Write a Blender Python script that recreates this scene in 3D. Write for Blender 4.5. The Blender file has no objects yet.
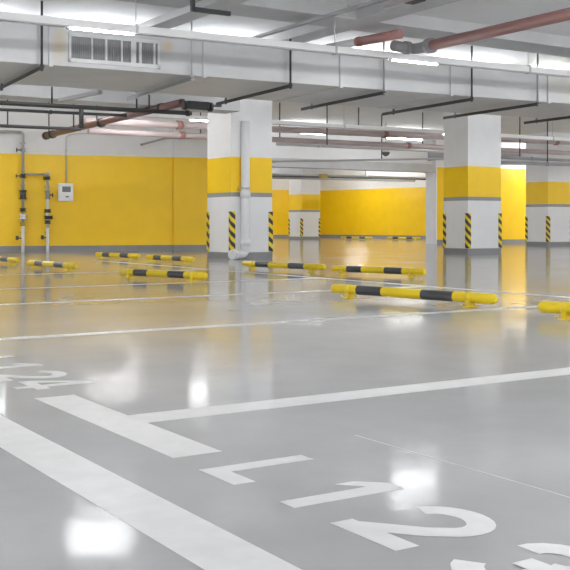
import bpy, bmesh, math, random
from mathutils import Vector, Matrix
random.seed(4)
S = bpy.context.scene
COL = S.collection
PI = math.pi

# ------------------------------------------------------------------ materials
def new_mat(name):
    m = bpy.data.materials.new(name); m.use_nodes = True
    nt = m.node_tree
    return m, nt, nt.nodes['Principled BSDF']

def paint(name, col, rough=.5, metal=0., var=.06, scale=3., bump=0., bscale=40., spec=.5, stretch=None):
    """one colour with a light cloudy wear in it"""
    m, nt, b = new_mat(name)
    N, L = nt.nodes, nt.links
    tc = N.new('ShaderNodeTexCoord'); mp = N.new('ShaderNodeMapping')
    L.new(tc.outputs['Object'], mp.inputs['Vector'])
    if stretch: mp.inputs['Scale'].default_value = stretch
    nz = N.new('ShaderNodeTexNoise'); nz.inputs['Scale'].default_value = scale
    nz.inputs['Detail'].default_value = 5
    L.new(mp.outputs[0], nz.inputs['Vector'])
    rp = N.new('ShaderNodeValToRGB')
    rp.color_ramp.elements[0].position = .3; rp.color_ramp.elements[1].position = .7
    rp.color_ramp.elements[0].color = tuple(c*(1-var) for c in col) + (1,)
    rp.color_ramp.elements[1].color = tuple(min(1, c*(1+var)) for c in col) + (1,)
    L.new(nz.outputs['Fac'], rp.inputs['Fac']); L.new(rp.outputs['Color'], b.inputs['Base Color'])
    b.inputs['Roughness'].default_value = rough; b.inputs['Metallic'].default_value = metal
    b.inputs['Specular IOR Level'].default_value = spec
    if bump:
        n2 = N.new('ShaderNodeTexNoise'); n2.inputs['Scale'].default_value = bscale
        L.new(mp.outputs[0], n2.inputs['Vector'])
        bp = N.new('ShaderNodeBump'); bp.inputs['Strength'].default_value = bump
        bp.inputs['Distance'].default_value = .01
        L.new(n2.outputs['Fac'], bp.inputs['Height']); L.new(bp.outputs[0], b.inputs['Normal'])
    return m

M = {}
M['wall_white'] = paint('white_wall_paint', (.80, .80, .81), .6, var=.025)
M['ceiling'] = paint('white_ceiling_paint', (.80, .80, .80), .8, var=.04, scale=1.2)
M['beam'] = paint('grey_beam_paint', (.55, .55, .555), .8, var=.05)
M['yellow'] = paint('yellow_wall_paint', (.92, .59, .003), .42, var=.03)
M['band_grey'] = paint('grey_band_paint', (.30, .295, .30), .5)
M['skirt'] = paint('grey_skirting_paint', (.25, .25, .26), .45)
M['duct'] = paint('galvanised_sheet', (.66, .665, .675), .5, .25, .05, 2.2, stretch=(1, 1, 3))
M['flange'] = paint('galvanised_flange', (.74, .74, .75), .5, .2)
M['grille'] = paint('white_grille_enamel', (.82, .82, .82), .45)
M['dark_in'] = paint('dark_duct_inside', (.10, .10, .105), .7)
M['vane'] = paint('grey_grille_vane', (.42, .42, .43), .5)
M['iron'] = paint('dark_angle_iron', (.05, .05, .055), .55)
M['steel'] = paint('grey_steel', (.36, .36, .37), .45, .3)
M['zinc'] = paint('zinc_steel', (.55, .55, .56), .4, .4)
M['black'] = paint('black_pipe_paint', (.035, .035, .038), .45)
M['red'] = paint('faded_red_pipe_paint', (.36, .18, .17), .45, var=.1)
M['pink'] = paint('pale_red_pipe_paint', (.52, .43, .425), .5, var=.08)
M['dark_red'] = paint('dark_red_pipe_paint', (.20, .105, .095), .5, var=.15)
M['white_plastic'] = paint('white_plastic', (.82, .82, .83), .35, var=.02)
M['trunk'] = paint('white_trunking_enamel', (.92, .92, .92), .4, var=.01)
M['pvc'] = paint('white_drain_pipe_paint', (.74, .74, .76), .4, var=.03)
M['rubber'] = paint('black_rubber', (.02, .02, .02), .6)
M['stop_yellow'] = paint('yellow_stop_enamel', (.80, .58, .004), .32, var=.05, scale=8)
M['stop_black'] = paint('black_stop_enamel', (.055, .055, .058), .3, var=.1)
M['screen'] = paint('dark_meter_display', (.16, .17, .18), .25)
M['brass'] = paint('brass_valve', (.45, .36, .12), .4, .5)
M['line'] = paint('white_line_paint', (.80, .80, .80), .32, var=.045, scale=14, spec=.35)

def floor_mat():
    m, nt, b = new_mat('glossy_grey_epoxy')
    N, L = nt.nodes, nt.links
    tc = N.new('ShaderNodeTexCoord')
    n1 = N.new('ShaderNodeTexNoise'); n1.inputs['Scale'].default_value = .9; n1.inputs['Detail'].default_value = 6
    n1.inputs['Roughness'].default_value = .6
    L.new(tc.outputs['Object'], n1.inputs['Vector'])
    rp = N.new('ShaderNodeValToRGB')
    rp.color_ramp.elements[0].position = .3; rp.color_ramp.elements[1].position = .72
    rp.color_ramp.elements[0].color = (.43, .43, .435, 1); rp.color_ramp.elements[1].color = (.56, .56, .565, 1)
    L.new(n1.outputs['Fac'], rp.inputs['Fac']); 
    # worn, uneven gloss
    n2 = N.new('ShaderNodeTexNoise'); n2.inputs['Scale'].default_value = 1.1; n2.inputs['Detail'].default_value = 4
    L.new(tc.outputs['Object'], n2.inputs['Vector'])
    mr = N.new('ShaderNodeMapRange')
    mr.inputs['From Min'].default_value = .3; mr.inputs['From Max'].default_value = .7
    mr.inputs['To Min'].default_value = .06; mr.inputs['To Max'].default_value = .16
    L.new(n2.outputs['Fac'], mr.inputs['Value']);
    # trowel ripples
    n3 = N.new('ShaderNodeTexNoise'); n3.inputs['Scale'].default_value = 3.6; n3.inputs['Detail'].default_value = 5
    L.new(tc.outputs['Object'], n3.inputs['Vector'])
    bp = N.new('ShaderNodeBump'); bp.inputs['Strength'].default_value = .16; bp.inputs['Distance'].default_value = .012
    L.new(n3.outputs['Fac'], bp.inputs['Height'])
    # worn sealer: weaker sheen than bare Fresnel at grazing angles
    out = N['Material Output']
    df = N.new('ShaderNodeBsdfDiffuse'); gl = N.new('ShaderNodeBsdfGlossy'); mx = N.new('ShaderNodeMixShader')
    L.new(rp.outputs['Color'], df.inputs['Color']); L.new(mr.outputs[0], gl.inputs['Roughness']); L.new(bp.outputs[0], gl.inputs['Normal'])
    gl.inputs['Color'].default_value = (.95, .95, .95, 1)
    lw = N.new('ShaderNodeLayerWeight'); lw.inputs['Blend'].default_value = .5
    pw = N.new('ShaderNodeMath'); pw.operation = 'POWER'; pw.inputs[1].default_value = 5.0
    L.new(lw.outputs['Facing'], pw.inputs[0])
    ma = N.new('ShaderNodeMath'); ma.operation = 'MULTIPLY_ADD'; ma.inputs[1].default_value = GLOSS; ma.inputs[2].default_value = .035
    L.new(pw.outputs[0], ma.inputs[0]); L.new(ma.outputs[0], mx.inputs[0])
    L.new(df.outputs[0], mx.inputs[1]); L.new(gl.outputs[0], mx.inputs[2]); L.new(mx.outputs[0], out.inputs['Surface'])
    N.remove(b)
    return m
GLOSS = .85
M['floor'] = floor_mat()

def chevron_mat():
    m, nt, b = new_mat('yellow_black_guard_stripes')
    N, L = nt.nodes, nt.links
    tc = N.new('ShaderNodeTexCoord'); sp = N.new('ShaderNodeSeparateXYZ')
    L.new(tc.outputs['Object'], sp.inputs[0])
    def mth(op, a, bb):
        n = N.new('ShaderNodeMath'); n.operation = op
        for i, v in enumerate((a, bb)):
            if isinstance(v, (int, float)): n.inputs[i].default_value = v
            else: L.new(v, n.inputs[i])
        return n.outputs[0]
    u = mth('SUBTRACT', sp.outputs['X'], sp.outputs['Y'])         # one slope right round the corner
    v = mth('ADD', mth('MULTIPLY', sp.outputs['Z'], 1.0), mth('MULTIPLY', u, .8))
    fr = mth('FRACT', mth('DIVIDE', mth('ADD', v, 4.0), .165), 0.)
    gt = mth('GREATER_THAN', fr, .5)
    mx = N.new('ShaderNodeMix'); mx.data_type = 'RGBA'
    mx.inputs[6].default_value = (.03, .03, .03, 1); mx.inputs[7].default_value = (.80, .60, .02, 1)
    L.new(gt, mx.inputs[0]); L.new(mx.outputs[2], b.inputs['Base Color'])
    b.inputs['Roughness'].default_value = .45
    return m
M['chevron'] = chevron_mat()

def lamp_mat(name, strength):
    m, nt, b = new_mat(name)
    b.inputs['Base Color'].default_value = (.9, .9, .9, 1)
    b.inputs['Emission Color'].default_value = (.97, .988, 1.0, 1)
    b.inputs['Emission Strength'].default_value = strength
    return m
M['lamp'] = lamp_mat('lit_tube', 30.)
M['fill_far'] = lamp_mat('added_far_tube', 150.)
M['fill_dim'] = lamp_mat('added_dim_tube', 30.)
M['fill_wall'] = lamp_mat('added_wall_tube', 105.)
M['lamp_mid'] = lamp_mat('lit_mid_tube', 38.)
M['fill_bare'] = lamp_mat('added_bare_tube', 75.)

# ------------------------------------------------------------------ mesh builder
class MB:
    def __init__(s): s.bm = bmesh.new()
    def quad(s, pts, mi=0):
        f = s.bm.faces.new([s.bm.verts.new(p) for p in pts]); f.material_index = mi; return f
    def box(s, x0, x1, y0, y1, z0, z1, mi=0, bev=0.):
        b = bmesh.new()
        v = [b.verts.new((x, y, z)) for z in (z0, z1) for x, y in ((x0, y0), (x1, y0), (x1, y1), (x0, y1))]
        for q in ((3, 2, 1, 0), (4, 5, 6, 7), (0, 1, 5, 4), (1, 2, 6, 5), (2, 3, 7, 6), (3, 0, 4, 7)):
            b.faces.new([v[i] for i in q])
        if bev: bmesh.ops.bevel(b, geom=b.edges[:], offset=bev, segments=2, affect='EDGES', profile=.5)
        for f in b.faces: f.material_index = mi
        s.add(b)
    def add(s, b, mat=None):
        if mat is not None: bmesh.ops.transform(b, matrix=mat, verts=b.verts[:])
        me = bpy.data.meshes.new('t'); b.to_mesh(me); b.free()
        s.bm.from_mesh(me); bpy.data.meshes.remove(me)
    def tube(s, pts, r, n=14, mi=0, cap=True, radii=None, mis=None):
        """round tube along a polyline"""
        P = [Vector(p) for p in pts]; rings = []
        up = None
        for i, p in enumerate(P):
            a = (P[i]-P[i-1]).normalized() if i else (P[1]-P[0]).normalized()
            c = (P[i+1]-P[i]).normalized() if i < len(P)-1 else a
            t = (a+c).normalized()
            if up is None:
                up = Vector((0, 0, 1)) if abs(t.z) < .9 else Vector((0, 1, 0))
            e1 = (up - t*up.dot(t)).normalized(); up = e1
            e2 = t.cross(e1)
            k = 1/max(.5, t.dot(a))
            rr = radii[i] if radii else r
            # stretch the ring on mitres
            bis = (c-a)
            ring = []
            for j in range(n):
                w = 2*PI*j/n
                d = e1*math.cos(w)+e2*math.sin(w)
                if bis.length > 1e-4:
                    bn = bis.normalized(); d = d + bn*d.dot(bn)*(k-1)
                ring.append(s.bm.verts.new(p+d*rr))
            rings.append(ring)
        for i in range(len(rings)-1):
            for j in range(n):
                f = s.bm.faces.new((rings[i][j], rings[i][(j+1) % n], rings[i+1][(j+1) % n], rings[i+1][j]))
                f.smooth = True; f.material_index = mis[i] if mis else mi
        if cap:
            f = s.bm.faces.new(list(reversed(rings[0]))); f.material_index = mis[0] if mis else mi
            f = s.bm.faces.new(rings[-1]); f.material_index = mis[-1] if mis else mi
    def ring(s, c, axis, r0, length, n=16, mi=0):
        a = Vector(axis).normalized()*length/2; c = Vector(c)
        s.tube([c-a, c+a], r0, n, mi)
    def build(s, name, mats, parent=None):
        bmesh.ops.recalc_face_normals(s.bm, faces=s.bm.faces[:])
        me = bpy.data.meshes.new(name); s.bm.to_mesh(me); s.bm.free()
        for m in (mats if isinstance(mats, (list, tuple)) else [mats]): me.materials.append(M[m])
        o = bpy.data.objects.new(name, me); COL.objects.link(o)
        if parent: o.parent = parent
        return o

def bend(pts, r=.06, n=5):
    """round the inner corners of a polyline"""
    P = [Vector(p) for p in pts]; out = [P[0]]
    for i in range(1, len(P)-1):
        a = (P[i-1]-P[i]); b = (P[i+1]-P[i])
        rr = min(r, a.length*.45, b.length*.45)
        A = P[i]+a.normalized()*rr; B = P[i]+b.normalized()*rr
        for k in range(n+1):
            t = k/n
            out.append(A*(1-t)**2 + P[i]*2*t*(1-t) + B*t*t)
    out.append(P[-1]); return out

def tag(o, label=None, cat=None, group=None, kind=None):
    if label: o['label'] = label
    if cat: o['category'] = cat
    if group: o['group'] = group
    if kind: o['kind'] = kind
    return o
def empty(name, loc, rz=0.):
    o = bpy.data.objects.new(name, None); COL.objects.link(o)
    o.location = loc; o.rotation_euler = (0, 0, rz); o.empty_display_size = .1
    return o
def copy_tree(o, parent=None):
    c = o.copy(); COL.objects.link(c)
    if parent: c.parent = parent
    for ch in list(o.children): copy_tree(ch, c)
    return c

# ------------------------------------------------------------------ setting
CEIL = 3.10
m = MB(); m.box(-14, 46, -12, 52, -.2, 0); floor = m.build('floor', 'floor'); tag(floor, 'glossy grey epoxy garage floor', kind='structure')
m = MB(); m.box(-14, 46, -12, 52, CEIL, CEIL+.2)
ceil = m.build('ceiling', 'ceiling'); tag(ceil, kind='structure')
def beam(name, *a):
    b = MB(); b.box(*a); o = b.build(name, 'beam'); tag(o, kind='structure'); return o
beam('ceiling_beam', -14, 40, 9.5, 10.05, 2.95, CEIL)
beam('ceiling_beam', 7.05, 7.38, 3.0, 9.5, 2.95, CEIL)
beam('ceiling_beam', 7.05, 7.38, 10.05, 15.0, 2.95, CEIL)
beam('ceiling_beam', 12.6, 12.93, 3.0, 9.5, 2.95, CEIL)
beam('ceiling_beam', 12.6, 12.93, 10.05, 15.0, 2.95, CEIL)
beam('ceiling_beam', 1.2, 1.53, 3.0, 9.5, 2.95, CEIL)
beam('ceiling_beam', 1.2, 1.53, 10.05, 15.0, 2.95, CEIL)

def banded_wall(name, p0, p1, thick=.25, bands=((0, .13, 2), (.13, 2.1, 1), (2.1, CEIL, 0)), ends=True):
    """painted wall: grey skirting, yellow dado, white above; p0->p1 is its face, thickness behind it"""
    b = MB(); d = Vector((p1[0]-p0[0], p1[1]-p0[1], 0)); L = d.length
    for z0, z1, mi in bands:
        y0 = -.006 if mi == 2 else 0
        b.box(0, L, y0, thick, z0, z1, mi)
    o = b.build(name, ['wall_white', 'yellow', 'skirt'])
    o.location = (p0[0], p0[1], 0); o.rotation_euler = (0, 0, math.atan2(d.y, d.x))
    tag(o, kind='structure'); return o
banded_wall('wall_left', (1.5, 22.90), (10.32, 20.80), .3)
banded_wall('wall_left_pier', (10.30, 20.74), (11.95, 20.38), .4)
wr = banded_wall('wall_right', (20.30, 23.33), (30.0, 21.35), .44, ((0, .13, 2), (.13, 2.3, 1), (2.3, CEIL, 0)))
m = MB(); m.box(20.27, 20.30, 23.33, 23.80, 0, CEIL); o = m.build('trim_1', 'pvc'); tag(o, 'pale end face of the right wall beside the opening', kind='structure')
# wall above the wide opening with its grey lintel
m = MB(); m.box(12.3, 20.27, 23.50, 23.72, 2.385, CEIL); o = m.build('wall_above_opening', 'wall_white'); tag(o, kind='structure')
m = MB(); m.box(12.3, 20.27, 23.36, 23.80, 2.14, 2.385, 0, .01); m.box(12.3, 20.27, 23.34, 23.37, 2.30, 2.33, 0); o = m.build('lintel', 'beam'); tag(o, 'grey lintel over the wide opening', kind='structure')
banded_wall('wall_back', (24.2, 51.5), (28.6, 22.8), .3)
banded_wall('wall_back_block', (17.0, 38.3), (24.95, 38.1), 3.0)

# painted lines: thin paint films lying on the floor
def paint_poly(b, pts, z1=.0025):
    lo = [b.bm.verts.new((x, y, z1)) for x, y in pts]
    b.bm.faces.new(lo)
def floor_paint(name, polys, label=None):
    b = MB()
    for i, p in enumerate(polys): paint_poly(b, p, .0006+.00003*i)
    bmesh.ops.recalc_face_normals(b.bm, faces=b.bm.faces[:])
    for f in b.bm.faces:
        if f.normal.z < 0: f.normal_flip()
    me = bpy.data.meshes.new(name); b.bm.to_mesh(me); b.bm.free(); me.materials.append(M['line'])
    o = bpy.data.objects.new(name, me); COL.objects.link(o); o.parent = floor
    if label: o['label'] = label
    return o
def rect(x0, x1, y0, y1): return [(x0, y0), (x1, y0), (x1, y1), (x0, y1)]
floor_paint('aisle_line', [rect(.842, .985, -1.0, 16)], 'broad white aisle line')
floor_paint('bay_end_line', [rect(1.177, 1.32, 2.37, 3.44)], 'short broad white line across the end of the bay divider')
for y, x0, x1, w in ((2.905, 1.32, 6.45, .145), (5.30, 1.18, 6.45, .11), (7.58, 1.18, 6.45, .13), (9.37, 1.18, 6.45, .11), (11.95, 1.18, 6.45, .11)):
    floor_paint('bay_line', [rect(x0, x1, y-w/2, y+w/2)], 'white bay divider line')
floor_paint('bay_line', [rect(6.43, 6.53, 2, 16)], 'white line along the back of the bays')
# floor joint
m = MB(); m.box(1.7385, 1.7418, -1, 2.35, 0, .0005); o = m.build('floor_joint', 'duct', floor)

# stencilled bay numbers (u = reading direction, v = up the letter)
def stroke(pts, w):
    """mitred ribbon quads along a polyline"""
    P = [Vector((x, y, 0)) for x, y in pts]; l, r = [], []
    for i, p in enumerate(P):
        a = (P[i]-P[i-1]).normalized() if i else (P[1]-P[0]).normalized()
        c = (P[i+1]-P[i]).normalized() if i < len(P)-1 else a
        t = (a+c).normalized(); n = Vector((-t.y, t.x, 0)); k = w/2/max(.6, t.dot(a))
        l.append(p+n*k); r.append(p-n*k)
    return [[(q.x, q.y) for q in (l[i], l[i+1], r[i+1], r[i])] for i in range(len(P)-1)]
def arc(cx, cy, rx, ry, a0, a1, n=12):
    return [(cx+rx*math.cos(math.radians(a0+(a1-a0)*k/n)), cy+ry*math.sin(math.radians(a0+(a1-a0)*k/n))) for k in range(n+1)]
H_ = .30; sw = .058
def glyph(ch):
    if ch == 'L': return [[(0, 0), (.060, 0), (.060, H_), (0, H_)], [(.060, 0), (.175, 0), (.175, .058), (.060, .058)]]
    if ch == '1': return [[(.055, 0), (.115, 0), (.115, H_), (.055, H_)], [(.055, H_), (.0, H_-.06), (.0, H_-.115), (.055, H_-.065)]]
    if ch == '2':
        p = arc(.11, H_-.098, .083, .069, 170, -28, 14) + [(.150, .125), (.035, .03)]
        return stroke(p, sw) + [[(-.0, 0), (.21, 0), (.21, .056), (.0, .056)]]
    if ch == '3':
        up = arc(.10, H_-.083, .075, .054, 188, -80, 14); lo = arc(.10, .088, .085, .059, 88, -165, 14)
        return stroke(up, sw) + stroke(lo, sw) + [[(.065, .128), (.11, .128), (.11, .178), (.065, .178)]]
    if ch == '4':
        return [[(.120, 0), (.175, 0), (.175, H_), (.120, H_)], [(0, .058), (.22, .058), (.22, .110), (0, .110)],
                [(0, .110), (.06, .110), (.120, H_-.07), (.120, H_)]]
def bay_number(x0, items, label):
    polys = []
    for ch, y0 in items:
        for poly in glyph(ch): polys.append([(x0+v, y0-u) for u, v in [(u_, v_ - (.012 if ch == 'L' else 0)) for u_, v_ in poly]])
    return floor_paint('bay_number', polys, label)
bay_number(1.185, (('L', 2.225), ('1', 1.93), ('2', 1.685), ('3', 1.375)), 'white stencilled L123 on the bay')
bay_number(1.188, (('L', 4.62), ('1', 4.335), ('2', 4.08), ('4', 3.83)), 'white stencilled L124 on the bay')

# rust stains at the corners of the vent grille and a yellowed stretch at the duct's right end
def stain(mat, spots):
    nt = M[mat].node_tree; N, L = nt.nodes, nt.links; b = N['Principled BSDF']
    src = b.inputs['Base Color'].links[0].from_socket; tc = N.new('ShaderNodeTexCoord')
    for (x, z, rx, rz, col, amt) in spots:
        mp = N.new('ShaderNodeMapping'); mp.inputs['Location'].default_value = (-x/rx, 0, -z/rz); mp.inputs['Scale'].default_value = (1/rx, .3, 1/rz)
        L.new(tc.outputs['Object'], mp.inputs['Vector'])
        ln = N.new('ShaderNodeVectorMath'); ln.operation = 'LENGTH'; L.new(mp.outputs[0], ln.inputs[0])
        mr = N.new('ShaderNodeMapRange'); mr.inputs['From Min'].default_value = 1; mr.inputs['From Max'].default_value = .2
        mr.inputs['To Min'].default_value = 0; mr.inputs['To Max'].default_value = amt; L.new(ln.outputs['Value'], mr.inputs['Value'])
        mx = N.new('ShaderNodeMix'); mx.data_type = 'RGBA'; L.new(mr.outputs[0], mx.inputs[0]); L.new(src, mx.inputs[6]); mx.inputs[7].default_value = col + (1,)
        src = mx.outputs[2]
    L.new(src, b.inputs['Base Color'])
stain('duct', ((.13, .24, .12, .28, (.62, .48, .25), .5), (1.46, .33, .10, .12, (.62, .45, .22), .55), (8.4, .3, 1.2, .35, (.62, .58, .42), .6), (4.9, .42, .9, .1, (.62, .58, .42), .45)))

# ------------------------------------------------------------------ columns
def make_column(sx, sy, h):
    root = empty('column', (0, 0, 0))
    b = MB()
    for z0, z1, mi, e in ((0, .11, 3, .004), (.11, 1.07, 0, 0), (1.07, 1.145, 2, .002), (1.145, 1.755, 1, 0), (1.755, h, 0, 0)):
        b.box(-e, sx+e, -e, sy+e, z0, z1, mi)
    b.build('shaft', ['wall_white', 'yellow', 'band_grey', 'skirt'], root)
    g = .072; t = .012
    for cx_, cy_, rz in ((0, 0, 0), (sx, 0, PI/2), (sx, sy, PI), (0, sy, -PI/2)):
        c = MB()
        c.box(-t, g, -t, -.0005, 0, .70); c.box(-t, -.0005, -.0005, g, 0, .70)
        o = c.build('corner_guard', 'chevron', root)
        o.location = (cx_, cy_, .115); o.rotation_euler = (0, 0, rz)
    return root
COLG = 'square columns with a yellow band'
for x, y, sx, sy, lab in (
    (8.70, 15.30, .82, .86, 'square white column with yellow band and a white drain pipe down its front'),
    (14.08, 15.25, .90, .72, 'square white column with yellow band standing just right of the wide opening'),
    (21.05, 19.64, .92, .82, 'white column with yellow band standing farthest right, seen past the yellow wall'),
    (22.0, 33.2, .88, .90, 'far column with brown-shaded yellow band seen through the wide opening')):
    c = make_column(sx, sy, CEIL); c.location = (x, y, 0); tag(c, lab, 'column', COLG, 'thing')

# drain pipe on the nearest column
dp = empty('drain_pipe', (8.93, 15.22, 0))
b = MB(); b.tube(bend([(0, 0, 2.36), (0, 0, .085), (-.30, -.12, .085)], .12, 7), .075, 18); b.build('pipe', 'pvc', dp)
for z, r_ in ((1.10, .089), (.28, .087)):
    b = MB(); b.ring((0, 0, z), (0, 0, 1), r_, .11, 18); b.build('pipe_coupling', 'pvc', dp)
b = MB(); b.ring((-.30, -.12, .085), (-.93, -.37, 0), .083, .10, 18); b.build('end_collar', 'pvc', dp)
b = MB(); b.box(-.10, .10, .0, .08, 1.20, 1.235); b.ring((0, 0, 1.217), (0, 0, 1), .081, .035, 18); b.build('bracket', 'zinc', dp)
tag(dp, 'white drain pipe running down the front of the nearest column, elbow at its foot', 'pipe')

# ------------------------------------------------------------------ wheel stops
def make_stop(length):
    root = empty('wheel_stop', (0, 0, 0)); L = length/2; r = .038; zc = .071
    q = [-L + length*k for k in (0, .18, .345, .59, .775, 1.)]
    pts, rad, mis = [], [], []
    for k, (u, rr) in enumerate(((0, .55), (.012, .85), (.03, 1.))): pts.append((-L+u, 0, zc)); rad.append(r*rr); mis.append(0)
    for k in range(1, 5): pts.append((q[k], 0, zc)); rad.append(r); mis.append(k % 2)
    for u, rr in ((.03, 1.), (.012, .85), (0, .55)): pts.append((L-u, 0, zc)); rad.append(r*rr); mis.append(0)
    mis = [0, 0, 0, 1, 0, 1, 0, 0, 0]
    b = MB(); b.tube(pts, r, 20, radii=rad, mis=mis); b.build('bar', ['stop_yellow', 'stop_black'], root)
    for k in (.12, .86):
        f = MB(); x = -L+length*k
        f.box(x-.03, x+.03, -.05, .05, 0, .008, 0, .003)
        f.box(x-.018, x+.018, -.035, .035, .006, .05, 0)
        f.ring((x, 0, zc), (1, 0, 0), .0405, .045, 20)
        for sx_ in (-.035, .035):
            f.ring((x+sx_, -.055, .016), (0, 0, 1), .009, .010, 8); f.ring((x+sx_, .055, .016), (0, 0, 1), .009, .010, 8)
        f.build('foot', 'stop_yellow', root)
    return root
proto = make_stop(1.64)
GS = 'yellow and black wheel stops'
stops = [
    (5.01, 6.09, 0.162, 'yellow and black tube wheel stop in the middle of the floor, nearest seen whole'),
    (5.06, 3.86, 0.162, 'yellow and black wheel stop cut off by the right edge, nearest to the view'),
    (7.25, 9.37, 0.24, 'wheel stop beyond the nearest whole one, in front of the second column'),
    (7.06, 11.10, 0.14, 'wheel stop starting at the foot of the drain pipe column'),
    (4.78, 9.90, 0.26, 'wheel stop ending at the left edge of the drain pipe column, in the yellow reflection'),
    (7.07, 14.37, 0.105, 'wheel stop close under the yellow wall, just left of the drain pipe column'),
    (7.02, 16.27, 0.18, 'small wheel stop close under the yellow wall, right of the meter box'),
    (4.70, 13.05, 0.09, 'wheel stop in front of the two wall standpipes, under the meter box'),
    (4.74, 15.45, 0.08, 'wheel stop cut off by the left edge, left of the standpipes'),
    (23.85, 32.1, 0.42, 'distant wheel stop at the far yellow wall, left one of the pair'),
    (24.75, 30.35, 0.42, 'distant wheel stop at the far yellow wall, right one of the pair')]
SL = (1.0, 1.0, .83, .98, .84, .82, .80, .88, .88, .85, .85)
for i, (x, y, a, lab) in enumerate(stops):
    o = proto if i == 0 else copy_tree(proto)
    o.location = (x, y, 0); o.rotation_euler = (0, 0, -PI/2 + a); o.scale = (SL[i], 1, 1); tag(o, lab, 'wheel stop', GS)

# ------------------------------------------------------------------ the big air duct
DA = -.0735
duct = empty('air_duct', (4.0, 11.23, 2.40), DA)
Z0, Z1, W_ = 0., .46, 1.80
joints = [-5.6, -3.75, -1.87, 0.03, 1.93, 3.88, 5.68, 7.47, 9.35, 11.2, 13.1, 15.0, 16.9]
for a, c in zip(joints[:-1], joints[1:]):
    b = MB(); b.box(a+.005, c-.005, 0, W_, Z0, Z1, 0, .004)
    # folded cross ribs on the sheet
    b.build('duct_section', 'duct', duct)
for a in joints[1:-1]:
    b = MB()
    b.box(a-.022, a+.022, -.028, 0, Z0-.02, Z1+.02); b.box(a-.022, a+.022, W_, W_+.028, Z0-.02, Z1+.02)
    b.box(a-.03, a+.03, 0, W_, Z0-.012, Z0)
    b.build('duct_flange', 'duct', duct)
tag(duct, 'long galvanised rectangular air duct under the ceiling with flanged joints', 'duct')
# grille on the duct front
gr = empty('vent_grille', (4.0, 11.23, 2.40), DA)
gx0, gx1, gz0, gz1 = .235, 1.345, .05, .385
b = MB(); fw = .03
b.box(gx0, gx1, -.03, 0, gz0, gz0+.045); b.box(gx0, gx1, -.03, 0, gz1-.04, gz1)
b.box(gx0, gx0+fw, -.03, 0, gz0, gz1); b.box(gx1-fw, gx1, -.03, 0, gz0, gz1); b.build('frame', 'grille', gr)
b = MB(); b.box(gx0+.02, gx1-.02, -.006, -.001, gz0+.03, gz1-.03); b.build('back_panel', 'vane', gr)
b = MB()
x = gx0+fw+.01
while x < gx1-fw: b.box(x, x+.005, -.02, -.006, gz0+.045, gz1-.04); x += .022
b.build('vane_panel', 'steel', gr)
for x, w in ((.51, .016), (.68, .02), (.87, .022), (1.012, .06), (1.10, .03), (1.275, .022)):
    b = MB(); b.box(x-w/2, x+w/2, -.028, -.006, gz0+.045, gz1-.04); b.build('mullion', 'grille', gr)
tag(gr, 'white framed ventilation grille with dark vertical vanes on the side of the duct', 'vent')
# trapeze hangers holding the duct
GH = 'trapeze hangers under the air duct'
HL = ['dark trapeze hanger left of the vent grille', 'grey trapeze hanger just right of the vent grille', 'dark trapeze hanger above the drain pipe column',
      'trapeze hanger right of the drain pipe column, about midway along the duct', 'dark trapeze hanger just left of the second column head',
      'trapeze hanger above the second column head', 'trapeze hanger at the right end of the visible duct']
for i, (u, rod, barm) in enumerate(((-.02, 'iron', 'iron'), (1.80, 'zinc', 'skirt'), (3.16, 'iron', 'iron'), (4.58, 'steel', 'iron'), (6.06, 'iron', 'iron'), (7.27, 'steel', 'iron'), (9.0, 'steel', 'iron'))):
    u -= .065
    h = empty('duct_hanger', (4.0 + u*math.cos(DA), 11.23 + u*math.sin(DA), 2.40), DA)
    b = MB(); b.box(-.02, .02, -.085, W_+.36, -.052, -.030); b.box(-.022, -.016, -.085, W_+.36, -.075, -.030); b.build('bar', barm, h)
    for y in (-.065, W_+.065):
        b = MB(); b.tube([(0, y, -.085), (0, y, CEIL-2.40)], .011 if rod == 'zinc' else .014, 8); b.ring((0, y, -.062), (0, 0, 1), .022, .02, 6); b.ring((0, y, -.02), (0, 0, 1), .022, .02, 6)
        b.build('rod', rod, h)
    tag(h, HL[i], 'hanger', GH)

sb = empty('support_bar', (5.16, 14.05, 2.37), .12)
b = MB(); b.box(0, .06, -1.15, 0, -.03, .02); b.build('bar', 'band_grey', sb)
tag(sb, 'short grey steel bar under the air duct below the vent grille', 'bracket')
beam('ceiling_beam', -6, 8.55, 14.75, 15.25, 2.47, CEIL)

# ------------------------------------------------------------------ light trunking rows and tubes
def trunking(loc, ang, length, hangers, label):
    t = empty('light_trunking', loc, ang)
    b = MB(); b.box(0, length, -.035, .035, 0, .078, 0, .004); b.build('channel', 'trunk', t)
    b = MB(); b.box(0, length, -.043, -.036, -.006, .004); b.box(0, length, .036, .043, -.006, .004); b.build('lip', 'zinc', t)
    for u in hangers:
        b = MB(); b.box(u-.012, u+.012, -.045, .045, -.012, .09); b.build('clip', 'zinc', t)
        b = MB(); b.tube([(u, 0, .09), (u, 0, CEIL-loc[2])], .005, 6); b.build('hanger_rod', 'zinc', t)
    tag(t, label, 'light trunking', 'white light trunkings'); return t
TA = -.0405
T1 = (-3.0, 10.075, 2.57); 
trunking(T1, TA, 21, [2.0, 4.2, 7.43, 9.88, 12.88, 15.3, 17.8], 'long white light trunking hung in front of the large air duct')
T2 = (3.0, 17.15, 2.535)
trunking(T2, -.033, 24, [1.5, 4.5, 6.2, 9.2, 12, 15, 18, 21], 'white light trunking hung behind the columns above the pipes')
NEAR_FILL_ROWS = (5.9, 2.5, -3.0)
FAR_FILLS = ((15.5, 26), (21.5, 25.2), (18, 31), (24, 29), (20, 36), (25.2, 34), (25.2, 20.9), (23.6, 21.4), (3.2, 18.6), (22, 12), (27, 15), (19, 8), (24, 5))
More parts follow.
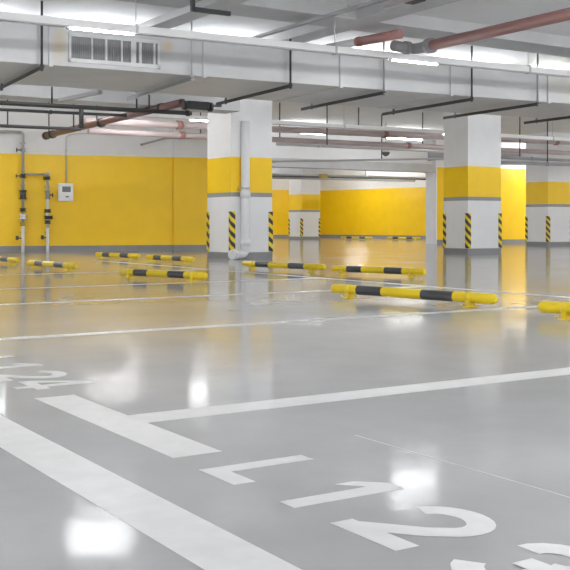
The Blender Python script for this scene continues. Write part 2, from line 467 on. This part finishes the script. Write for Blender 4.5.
def make_tube(L=.34, up=0., lm='lamp'):
    t = empty('tube_light', (0, 0, 0))
    b = MB(); b.tube([(-L, 0, 0), (L, 0, 0)], .013, 12); b.build('tube', lm, t)
    for x in (-L-.015, L+.015):
        b = MB(); b.box(x-.015, x+.015, -.018, .018, -.015, .030 if not up else .042); b.build('end_cap', 'white_plastic', t)
        if up: b = MB(); b.tube([(x, 0, .042), (x, 0, up)], .005, 6); b.build('hanger_rod', 'zinc', t)
    return t
GT = 'lit tube lights'
tp = make_tube(); first = True
def place_tube(x, y, z, a, label):
    global first
    o = tp if first else copy_tree(tp); first = False
    o.location = (x, y, z); o.rotation_euler = (0, 0, a); tag(o, label, 'tube light', GT); return o
def on(T, a, u): return (T[0]+u*math.cos(a), T[1]+u*math.sin(a), T[2]-.010)
for u, lab in ((3.1, 'lit tube under the front trunking, beyond the left edge'), (7.06, 'lit tube under the front trunking, in front of the vent grille'),
               (11.03, 'lit tube under the front trunking, near the red pipe end'), (15.0, 'lit tube under the front trunking, beyond the right edge')):
    place_tube(*on(T1, TA, u), TA, lab)
for u, lab in ((2.0, 'lit tube under the rear trunking, above the standpipes'), (6.1, 'lit tube under the rear trunking, just left of the nearest column'), (12.1, 'lit tube under the rear trunking, just left of the second column'), (18.2, 'lit tube under the rear trunking, right of the second column')):
    place_tube(*on(T2, -.033, u), -.033, lab)
# bare fill tubes, added to brighten the near and far bays
ht = make_tube(.6, .50, 'fill_bare'); hfirst = True
def hang_fill(x, y, label, z=2.60):
    global hfirst
    o = ht if hfirst else copy_tree(ht); hfirst = False
    o.location = (x, y, z); tag(o, label, 'tube light', 'added fill tubes over the other bays')
for y in NEAR_FILL_ROWS:
    for x in (-6, -2, 2, 6, 10, 14): hang_fill(x, y, 'added fill tube out of view over the near bays')  # unseen rows added overhead to lift the floor and its bounce light
ht = make_tube(.6, .50, 'fill_far'); hfirst = True
for x, y in FAR_FILLS: hang_fill(x, y, 'added fill tube over the far bays')  # added sources that brighten the far walls and columns
ht = make_tube(.6, .24, 'fill_bare'); hfirst = True
for x, side in ((14.2, 'next to the drain pipe column'), (17.4, 'next to the second column')): hang_fill(x, 21.3, 'added fill tube high before the white wall over the opening, ' + side, 2.86)  # added pair, brightens the wall over the opening and the pale end face
ht = make_tube(.6, .24, 'fill_wall'); hfirst = True
for x, y in ((3.6, 17.1), (7.4, 17.1)): hang_fill(x, y, 'added fill tube hung high before the yellow wall with the standpipes', 2.86)  # added pair, there only to brighten the left yellow wall
ut = make_tube(.6, .185, 'lamp_mid')
ht = make_tube(.6, .24, 'fill_dim'); hfirst = True
for x in (2.5, 5.2, 8.6, 11.2, 14.4, 17.0, 20.0): hang_fill(x, 13.55, 'added fill tube hidden high behind the air duct', 2.60+.26)  # added row, screened by the duct, lights rear floor and column fronts
for k, u in enumerate((-2.8, -.9, 1.0, 2.9, 4.8, 6.7, 8.6, 10.5, 12.4)):
    o = ut if k == 0 else copy_tree(ut)
    o.location = (4.0+u*math.cos(DA)+.07, 11.23+u*math.sin(DA)+.95, 2.915); o.rotation_euler = (0, 0, DA)
    tag(o, 'bare lit tube under the ceiling just above the air duct', 'tube light', 'bare tube lights above the air duct')

# ------------------------------------------------------------------ cable tray, rail, red pipes overhead
ct = empty('cable_tray', (5.08, 3.2, 2.88))
b = MB(); b.box(0, .26, 0, 8.0, 0, .012); b.build('tray_bottom', 'zinc', ct)
b = MB(); b.box(0, .008, 0, 8.0, .012, .08); b.box(.252, .26, 0, 8.0, .012, .08); b.build('side_rail', 'zinc', ct)
tag(ct, 'grey cable tray running under the ceiling towards the vent grille', 'cable tray')
hg = empty('tray_hanger', (4.90, 9.42, 2.79))
b = MB(); b.box(0, .44, -.02, .02, 0, .045); b.build('bar', 'iron', hg)
b = MB(); b.box(-.02, .02, -.02, .02, 0, CEIL-2.79); b.build('rod', 'iron', hg)
b = MB(); b.tube([(.40, 0, .04), (.40, 0, CEIL-2.79)], .008, 6); b.build('rod', 'zinc', hg)
tag(hg, 'black angle bracket holding the cable tray above the vent grille', 'bracket')
ra = empty('conduit_rail', (6.42, 3.2, 2.85))
b = MB(); b.box(-.03, .03, 0, 7.6, 0, .03); b.build('channel', 'steel', ra)
b = MB(); b.tube([(.05, 0, .03), (.05, 7.6, .03)], .012, 8); b.build('conduit', 'zinc', ra)
for y in (1.5, 4.0, 5.6):
    b = MB(); b.tube([(0, y, .03), (0, y, CEIL-2.85)], .006, 6); b.build('rod', 'zinc', ra)
tag(ra, 'thin grey conduit rail crossing the ceiling between the cable tray and red pipe', 'conduit')

rp = empty('sprinkler_main', (7.83, 0, 2.665))
b = MB(); b.tube([(0, 2.5, .03), (0, 9.15, 0)], .062, 20); b.build('pipe', 'red', rp)
b = MB(); b.tube(bend([(0, 9.15, 0), (0, 9.42, 0), (-.30, 9.42, .02)], .12, 6), .064, 18); b.build('elbow', 'skirt', rp)
b = MB(); b.ring((0, 9.12, 0), (0, 1, 0), .085, .09, 18); b.box(-.10, -.07, 9.09, 9.15, -.03, .03); b.box(.07, .10, 9.09, 9.15, -.03, .03); b.build('pipe_coupling', 'skirt', rp)
b = MB(); b.ring((-.10, 9.42, .01), (1, 0, 0), .078, .07, 18); b.build('pipe_coupling', 'skirt', rp)
b = MB(); b.tube([(0, 6.8, .07), (0, 6.8, CEIL-2.665)], .007, 6); b.ring((0, 6.8, .011), (0, 1, 0), .068, .03, 18); b.build('pipe_clamp', 'zinc', rp)
tag(rp, 'thick faded red sprinkler main crossing the ceiling at upper right', 'pipe')
rs = empty('sprinkler_branch', (7.38, 0, 2.80))
b = MB(); b.tube([(.15, 9.28, 0), (0.05, 9.98, 0)], .055, 18); b.build('pipe', 'red', rs)
b = MB(); b.tube([(.05, 9.98, 0), (-.03, 10.6, 0)], .052, 18); b.build('sleeve', 'pvc', rs)
b = MB(); b.ring((.05, 9.96, 0), (-.13, 1, 0), .06, .05, 16); b.build('pipe_coupling', 'red', rs)
tag(rs, 'short red pipe end with pale sleeve left of the thick red main', 'pipe')
pk = empty('thin_red_pipe', (6.75, 0, 2.90))
b = MB(); b.tube([(0, 3, 0), (0, 8.6, 0)], .018, 10); b.build('pipe', 'pink', pk)
b = MB(); b.box(.05, .19, 8.15, 8.35, .0, .045); b.build('clamp', 'iron', pk)
tag(pk, 'thin pale red pipe with black clamp at the top edge', 'pipe')

# ------------------------------------------------------------------ pipes behind the duct
def xpipe(name, pts, r, mat, label, couplings=(), hangers=(), cmat=None, grp=None, cat='pipe', hz=CEIL):
    o = empty(name, (pts[0][0], pts[0][1], 0)); ox, oy = pts[0][0], pts[0][1]
    P = [(p[0]-ox, p[1]-oy, p[2]) for p in pts]
    b = MB(); b.tube(bend(P, r*3, 5) if len(P) > 2 else P, r, 14); b.build('pipe', mat, o)
    for (cx_, cy_, cz_, ax) in couplings:
        b = MB(); b.ring((cx_-ox, cy_-oy, cz_), ax, r*1.35, r*1.6, 14); b.build('pipe_coupling', cmat or mat, o)
    for (hx, hy, z0) in hangers:
        b = MB(); b.tube([(hx-ox, hy-oy, z0+r*.5), (hx-ox, hy-oy, hz)], .013, 6); b.build('hanger_rod', 'iron', o)
    tag(o, label, cat, grp); return o
xpipe('black_pipe', [(1.5, 14.2, 2.27), (7.36, 14.2, 2.315)], .033, 'black', 'thick black pipe running left under the air duct, uppermost of three',
      [(7.30, 14.2, 2.315, (1, 0, 0))], [(5.12, 14.2, 2.29), (6.44, 14.2, 2.31), (2.8, 14.2, 2.27)])
xpipe('black_pipe', [(1.5, 14.25, 2.165), (6.3, 14.25, 2.225)], .022, 'black', 'thin black pipe just below the thick black pipe at left',
      [(5.12, 14.25, 2.21, (1, 0, 0))], [(6.6, 14.1, 2.32)])
xpipe('black_drop_pipe', [(5.54, 14.14, 2.27), (5.54, 14.14, 2.00)], .034, 'black', 'short upright black pipe linking the black pipes at left',
      [(5.54, 14.14, 2.02, (0, 0, 1))], [])
xpipe('black_pipe', [(2.0, 17.6, 2.27), (6.88, 17.6, 2.31)], .03, 'black', 'thin black pipe lowest of the three at left, above the standpipes',
      [], [(5.55, 17.6, 2.28), (6.75, 17.6, 2.30)])
xpipe('red_header_pipe', [(7.06, 20.0, 2.37), (6.98, 13.75, 2.415)], .06, 'dark_red', 'dark red pipe crossing above the yellow wall with flanged left end',
      [(7.06, 19.9, 2.37, (0, 1, 0)), (7.06, 19.55, 2.37, (0, 1, 0)), (7.03, 17.0, 2.385, (0, 1, 0)), (6.99, 14.5, 2.40, (0, 1, 0))],
      [(7.06, 19.75, 2.37), (7.03, 17.2, 2.385)], 'iron')
vb = empty('pipe_valve', (7.15, 13.62, 2.37))
b = MB(); b.box(-.17, .20, -.06, .06, -.06, .06, 0, .02); b.build('body', 'iron', vb)
for x in (.23, -.2):
    b = MB(); b.ring((x, 0, -.01), (1, 0, 0), .07, .05, 14); b.build('flange', 'black', vb)
b = MB(); b.tube([(.05, 0, .05), (.05, 0, .0), (.42, 0, .02)], .02, 8); b.build('lever', 'iron', vb)
tag(vb, 'dark pipe valve under the air duct just left of the nearest column', 'valve')
xpipe('pale_red_pipe', [(7.1, 17.95, 2.50), (26, 17.2, 2.66)], .065, 'pink', 'fat pale red pipe running behind the columns, upper of two',
      [(9.0, 17.87, 2.516, (1, 0, 0)), (13.9, 17.68, 2.56, (1, 0, 0)), (19.0, 17.47, 2.60, (1, 0, 0))],
      [(13.2, 17.7, 2.55), (10.2, 17.82, 2.53), (16.4, 17.58, 2.58), (20.3, 17.42, 2.61)], 'red')
xpipe('pale_red_pipe', [(7.2, 18.02, 2.325), (26, 17.3, 2.36)], .055, 'pink', 'pale red pipe running behind the columns, lower of two',
      [(9.1, 17.95, 2.33, (1, 0, 0)), (14.6, 17.73, 2.34, (1, 0, 0))],
      [(9.5, 17.93, 2.33), (11.3, 17.86, 2.335), (15.0, 17.72, 2.34), (20.0, 17.53, 2.35)], 'red')
xpipe('grey_branch_pipe', [(11.0, 17.5, 2.21), (17.6, 17.25, 2.22)], .03, 'zinc', 'grey pipe below the pale red pipes between the two near columns',
      [(12.0, 17.46, 2.215, (1, 0, 0))], [(12.2, 17.45, 2.21), (15.9, 17.31, 2.22)])
xpipe('grey_branch_pipe', [(12.0, 19.6, 1.99), (17.5, 17.3, 2.16)], .022, 'zinc', 'thin grey pipe slanting across the white wall over the opening', [], [(14.5, 18.56, 2.07)])
xpipe('dark_pipe', [(16.2, 16.9, 2.11), (23.5, 18.6, 2.25)], .035, 'steel', 'dark grey pipe right of the second column, above the yellow wall', [(18.0, 17.3, 2.145, (1, .25, 0))], [(17.5, 17.2, 2.13)])
xpipe('dark_pipe', [(15.5, 17.0, 1.97), (20.0, 17.0, 2.04)], .04, 'steel', 'lower dark grey pipe right of the second column head', [(18.2, 17.0, 2.01, (1, 0, 0))], [(18.2, 17.0, 2.0)])

# dome camera hung in front of the wall over the opening
dc = empty('dome_camera', (15.75, 20.0, 2.37))
b = MB(); b.tube([(0, 0, .10), (0, 0, CEIL-2.37)], .02, 8); b.build('drop_rod', 'white_plastic', dc)
b = MB(); b.tube([(0, 0, .12), (0, 0, .10), (0, 0, .03), (0, 0, 0)], .1, 18, radii=[.05, .11, .12, .12]); b.build('housing', 'white_plastic', dc)
b = MB(); b.tube([(0, 0, 0), (0, 0, -.04), (0, 0, -.08), (0, 0, -.10)], .1, 18, radii=[.10, .09, .06, .02]); b.build('dome', 'screen', dc)
tag(dc, 'small white dome camera hanging before the white wall over the opening', 'camera')

# small duct and clutter near the second column
bx = empty('branch_duct', (17.0, 19.2, 0))
b = MB(); b.box(0, 3.6, 0, .6, 2.22, 2.52, 0, .01); b.build('body', 'duct', bx)
b = MB(); b.box(-.05, 0, -.03, .63, 2.19, 2.55); b.build('duct_flange', 'steel', bx)
tag(bx, 'small grey branch duct behind the second column head', 'duct')

# far bay: duct and pipes under its ceiling
fd = empty('far_air_duct', (13.2, 27.2, 0), -.08)
b = MB(); b.box(0, 11.5, 0, 1.5, 2.16, 2.55, 0, .01); b.build('body', 'duct', fd)
for x in (2.2, 4.6, 7.0, 9.4):
    b = MB(); b.box(x-.03, x+.03, -.03, 0, 2.14, 2.57); b.box(x-.03, x+.03, 0, 1.5, 2.14, 2.16); b.build('duct_flange', 'flange', fd)
tag(fd, 'grey air duct under the ceiling beyond the wide opening', 'duct')
xpipe('far_pipe', [(15.0, 31.5, 2.26), (25.0, 30.0, 2.24)], .05, 'steel', 'dark pipe along the ceiling beyond the far duct', [], [(18, 31.05, 2.25), (22, 30.45, 2.25)])
xpipe('far_pipe', [(14.6, 27.0, 2.07), (22.5, 26.3, 2.09)], .025, 'iron', 'thin dark cable pipe hung under the far duct', [], [], )
jb = empty('valve_box', (18.35, 26.45, 2.02))
b = MB(); b.box(-.13, .13, -.06, .06, 0, .15, 0, .01); b.build('body', 'brass', jb)
b = MB(); b.ring((.2, 0, .09), (1, 0, 0), .04, .14, 12); b.build('connector', 'steel', jb)
tag(jb, 'small olive green box on the pipes over the far yellow wall', 'box')

# ------------------------------------------------------------------ standpipes on the left wall
def valve(root, z, r, hgt, mat, wheel=None):
    b = MB(); b.ring((0, 0, z), (0, 0, 1), r, hgt, 14); b.ring((0, 0, z+hgt/2), (0, 0, 1), r*1.35, .022, 14); b.ring((0, 0, z-hgt/2), (0, 0, 1), r*1.35, .022, 14)
    v = b.build('valve', mat, root)
    if wheel:
        w = MB(); w.tube([(0, 0, z), (wheel, -.02, z)], .012, 8); w.ring((wheel, -.02, z), (1, 0, 0), .045, .018, 12); w.build('handwheel', 'iron', v)
WA = math.atan2(-.87, 3.65)
s1 = empty('standpipe', (7.07, 21.38, 0), WA)
b = MB(); b.tube(bend([(-.75, 0, 2.55), (0, 0, 2.55), (0, 0, 0)], .08), .032, 14, mis=None); b.build('pipe', 'steel', s1)
b = MB(); b.tube([(0, 0, 0), (0, 0, .60)], .036, 14); b.build('lower_pipe', 'white_plastic', s1)
b = MB(); b.tube([(0, 0, 1.66), (.45, 0, 1.66)], .024, 12); b.build('branch', 'steel', s1)
valve(s1, 1.22, .062, .17, 'iron'); valve(s1, .90, .05, .05, 'iron'); valve(s1, .76, .06, .09, 'white_plastic'); valve(s1, .60, .05, .06, 'brass')
valve(s1, 1.62, .045, .06, 'iron', -.14); valve(s1, 2.17, .04, .05, 'steel', -.13)
b = MB(); b.tube([(0, -.0, .30), (-.10, -.02, .30)], .014, 8); b.box(-.15, -.09, -.04, .0, .26, .35, 0, .008); b.build('tap', 'iron', s1)
for z in (.42, 1.42, 2.32):
    b = MB(); b.box(-.05, .05, 0, .12, z-.015, z+.015); b.build('bracket', 'steel', s1)
tag(s1, 'taller grey standpipe with dark valves on the yellow wall at left', 'standpipe')
s2 = empty('standpipe', (7.57, 21.26, 0), WA)
b = MB(); b.tube([(0, 0, 0), (0, 0, 1.70)], .032, 14); b.build('pipe', 'zinc', s2)
b = MB(); b.tube([(0, 0, 0), (0, 0, .52)], .036, 14); b.build('lower_pipe', 'white_plastic', s2)
valve(s2, 1.22, .05, .16, 'steel', .10); valve(s2, .88, .055, .05, 'iron'); valve(s2, .74, .06, .05, 'iron', .09); valve(s2, .64, .05, .05, 'iron'); valve(s2, 1.58, .045, .05, 'iron', -.08)
b = MB(); b.ring((0, 0, 1.68), (0, 0, 1), .045, .06, 14); b.build('elbow', 'zinc', s2)
b = MB(); b.tube([(0, 0, .31), (-.09, -.02, .31)], .014, 8); b.box(-.14, -.08, -.04, .0, .27, .36, 0, .008); b.build('tap', 'iron', s2)
for z in (.42, 1.40):
    b = MB(); b.box(-.05, .05, 0, .12, z-.015, z+.015); b.build('bracket', 'steel', s2)
tag(s2, 'shorter standpipe with dark valves, between the taller standpipe and the meter box', 'standpipe')

mb = empty('meter_box', (7.84, 21.38, 1.09), WA)
b = MB(); b.box(0, .32, -.12, .0, 0, .39, 0, .012); b.build('housing', 'white_plastic', mb)
b = MB(); b.box(.015, .305, -.128, -.12, .015, .375, 0, .004); dr = b.build('door', 'white_plastic', mb)
b = MB(); b.box(.08, .26, -.134, -.128, .20, .32); b.build('display', 'screen', mb)
b = MB(); b.box(.15, .22, -.134, -.128, .085, .115); b.build('latch', 'screen', mb)
tag(mb, 'white meter box with dark display mounted on the yellow wall', 'meter box')
wc = empty('wall_conduit', (7.84, 21.36, 0), WA)
b = MB(); b.tube(bend([(.17, -.03, 1.48), (.17, -.03, 2.50), (.30, -.03, 2.56), (1.2, -.03, 2.60), (2.4, -.03, 2.60)], .08), .013, 8); b.build('conduit', 'zinc', wc)
for z in (1.7, 2.2):
    b = MB(); b.box(.145, .195, -.03, 0, z-.01, z+.01); b.build('clip', 'zinc', wc)
tag(wc, 'thin conduit rising from the meter box and along the white wall top', 'conduit')
xpipe('wall_bracket_pipe', [(9.42, 20.55, 2.33), (10.12, 20.70, 2.52), (11.3, 20.28, 2.53)], .022, 'steel', 'bent grey pipe high on the white wall left of the nearest column',
      [(9.44, 20.55, 2.335, (1, .2, .3)), (11.0, 20.4, 2.53, (1, 0, 0))], [(11.0, 20.4, 2.53)])

# ------------------------------------------------------------------ world, camera
w = bpy.data.worlds.new('garage_air'); S.world = w; w.use_nodes = True
bg = w.node_tree.nodes['Background']; bg.inputs[0].default_value = (1, 1, 1, 1); bg.inputs[1].default_value = 0.9

FPX, CXp, HOR = 1027., 285., 224.
ang = math.atan((1890-285)/FPX)            # world +x lies this far right of the view axis
cam = bpy.data.cameras.new('camera'); co = bpy.data.objects.new('camera', cam); COL.objects.link(co)
fwd = Vector((math.cos(ang), math.sin(ang), 0))
co.location = (0, 0, .60)
co.rotation_euler = (PI/2, 0, math.atan2(fwd.y, fwd.x) - PI/2)
cam.sensor_fit = 'HORIZONTAL'; cam.sensor_width = 36.; cam.lens = 36.*FPX/570.
cam.shift_y = -(285-HOR)/570.
cam.clip_end = 200
S.camera = co
S.view_settings.view_transform = 'Standard'; S.view_settings.look = 'None'; S.view_settings.gamma = 1
S.view_settings.use_curve_mapping = False
S.view_settings.exposure = 0.98
S.cycles.use_denoising = True
S.cycles.max_bounces = 14; S.cycles.diffuse_bounces = 8; S.cycles.glossy_bounces = 6
S.cycles.sample_clamp_indirect = 8
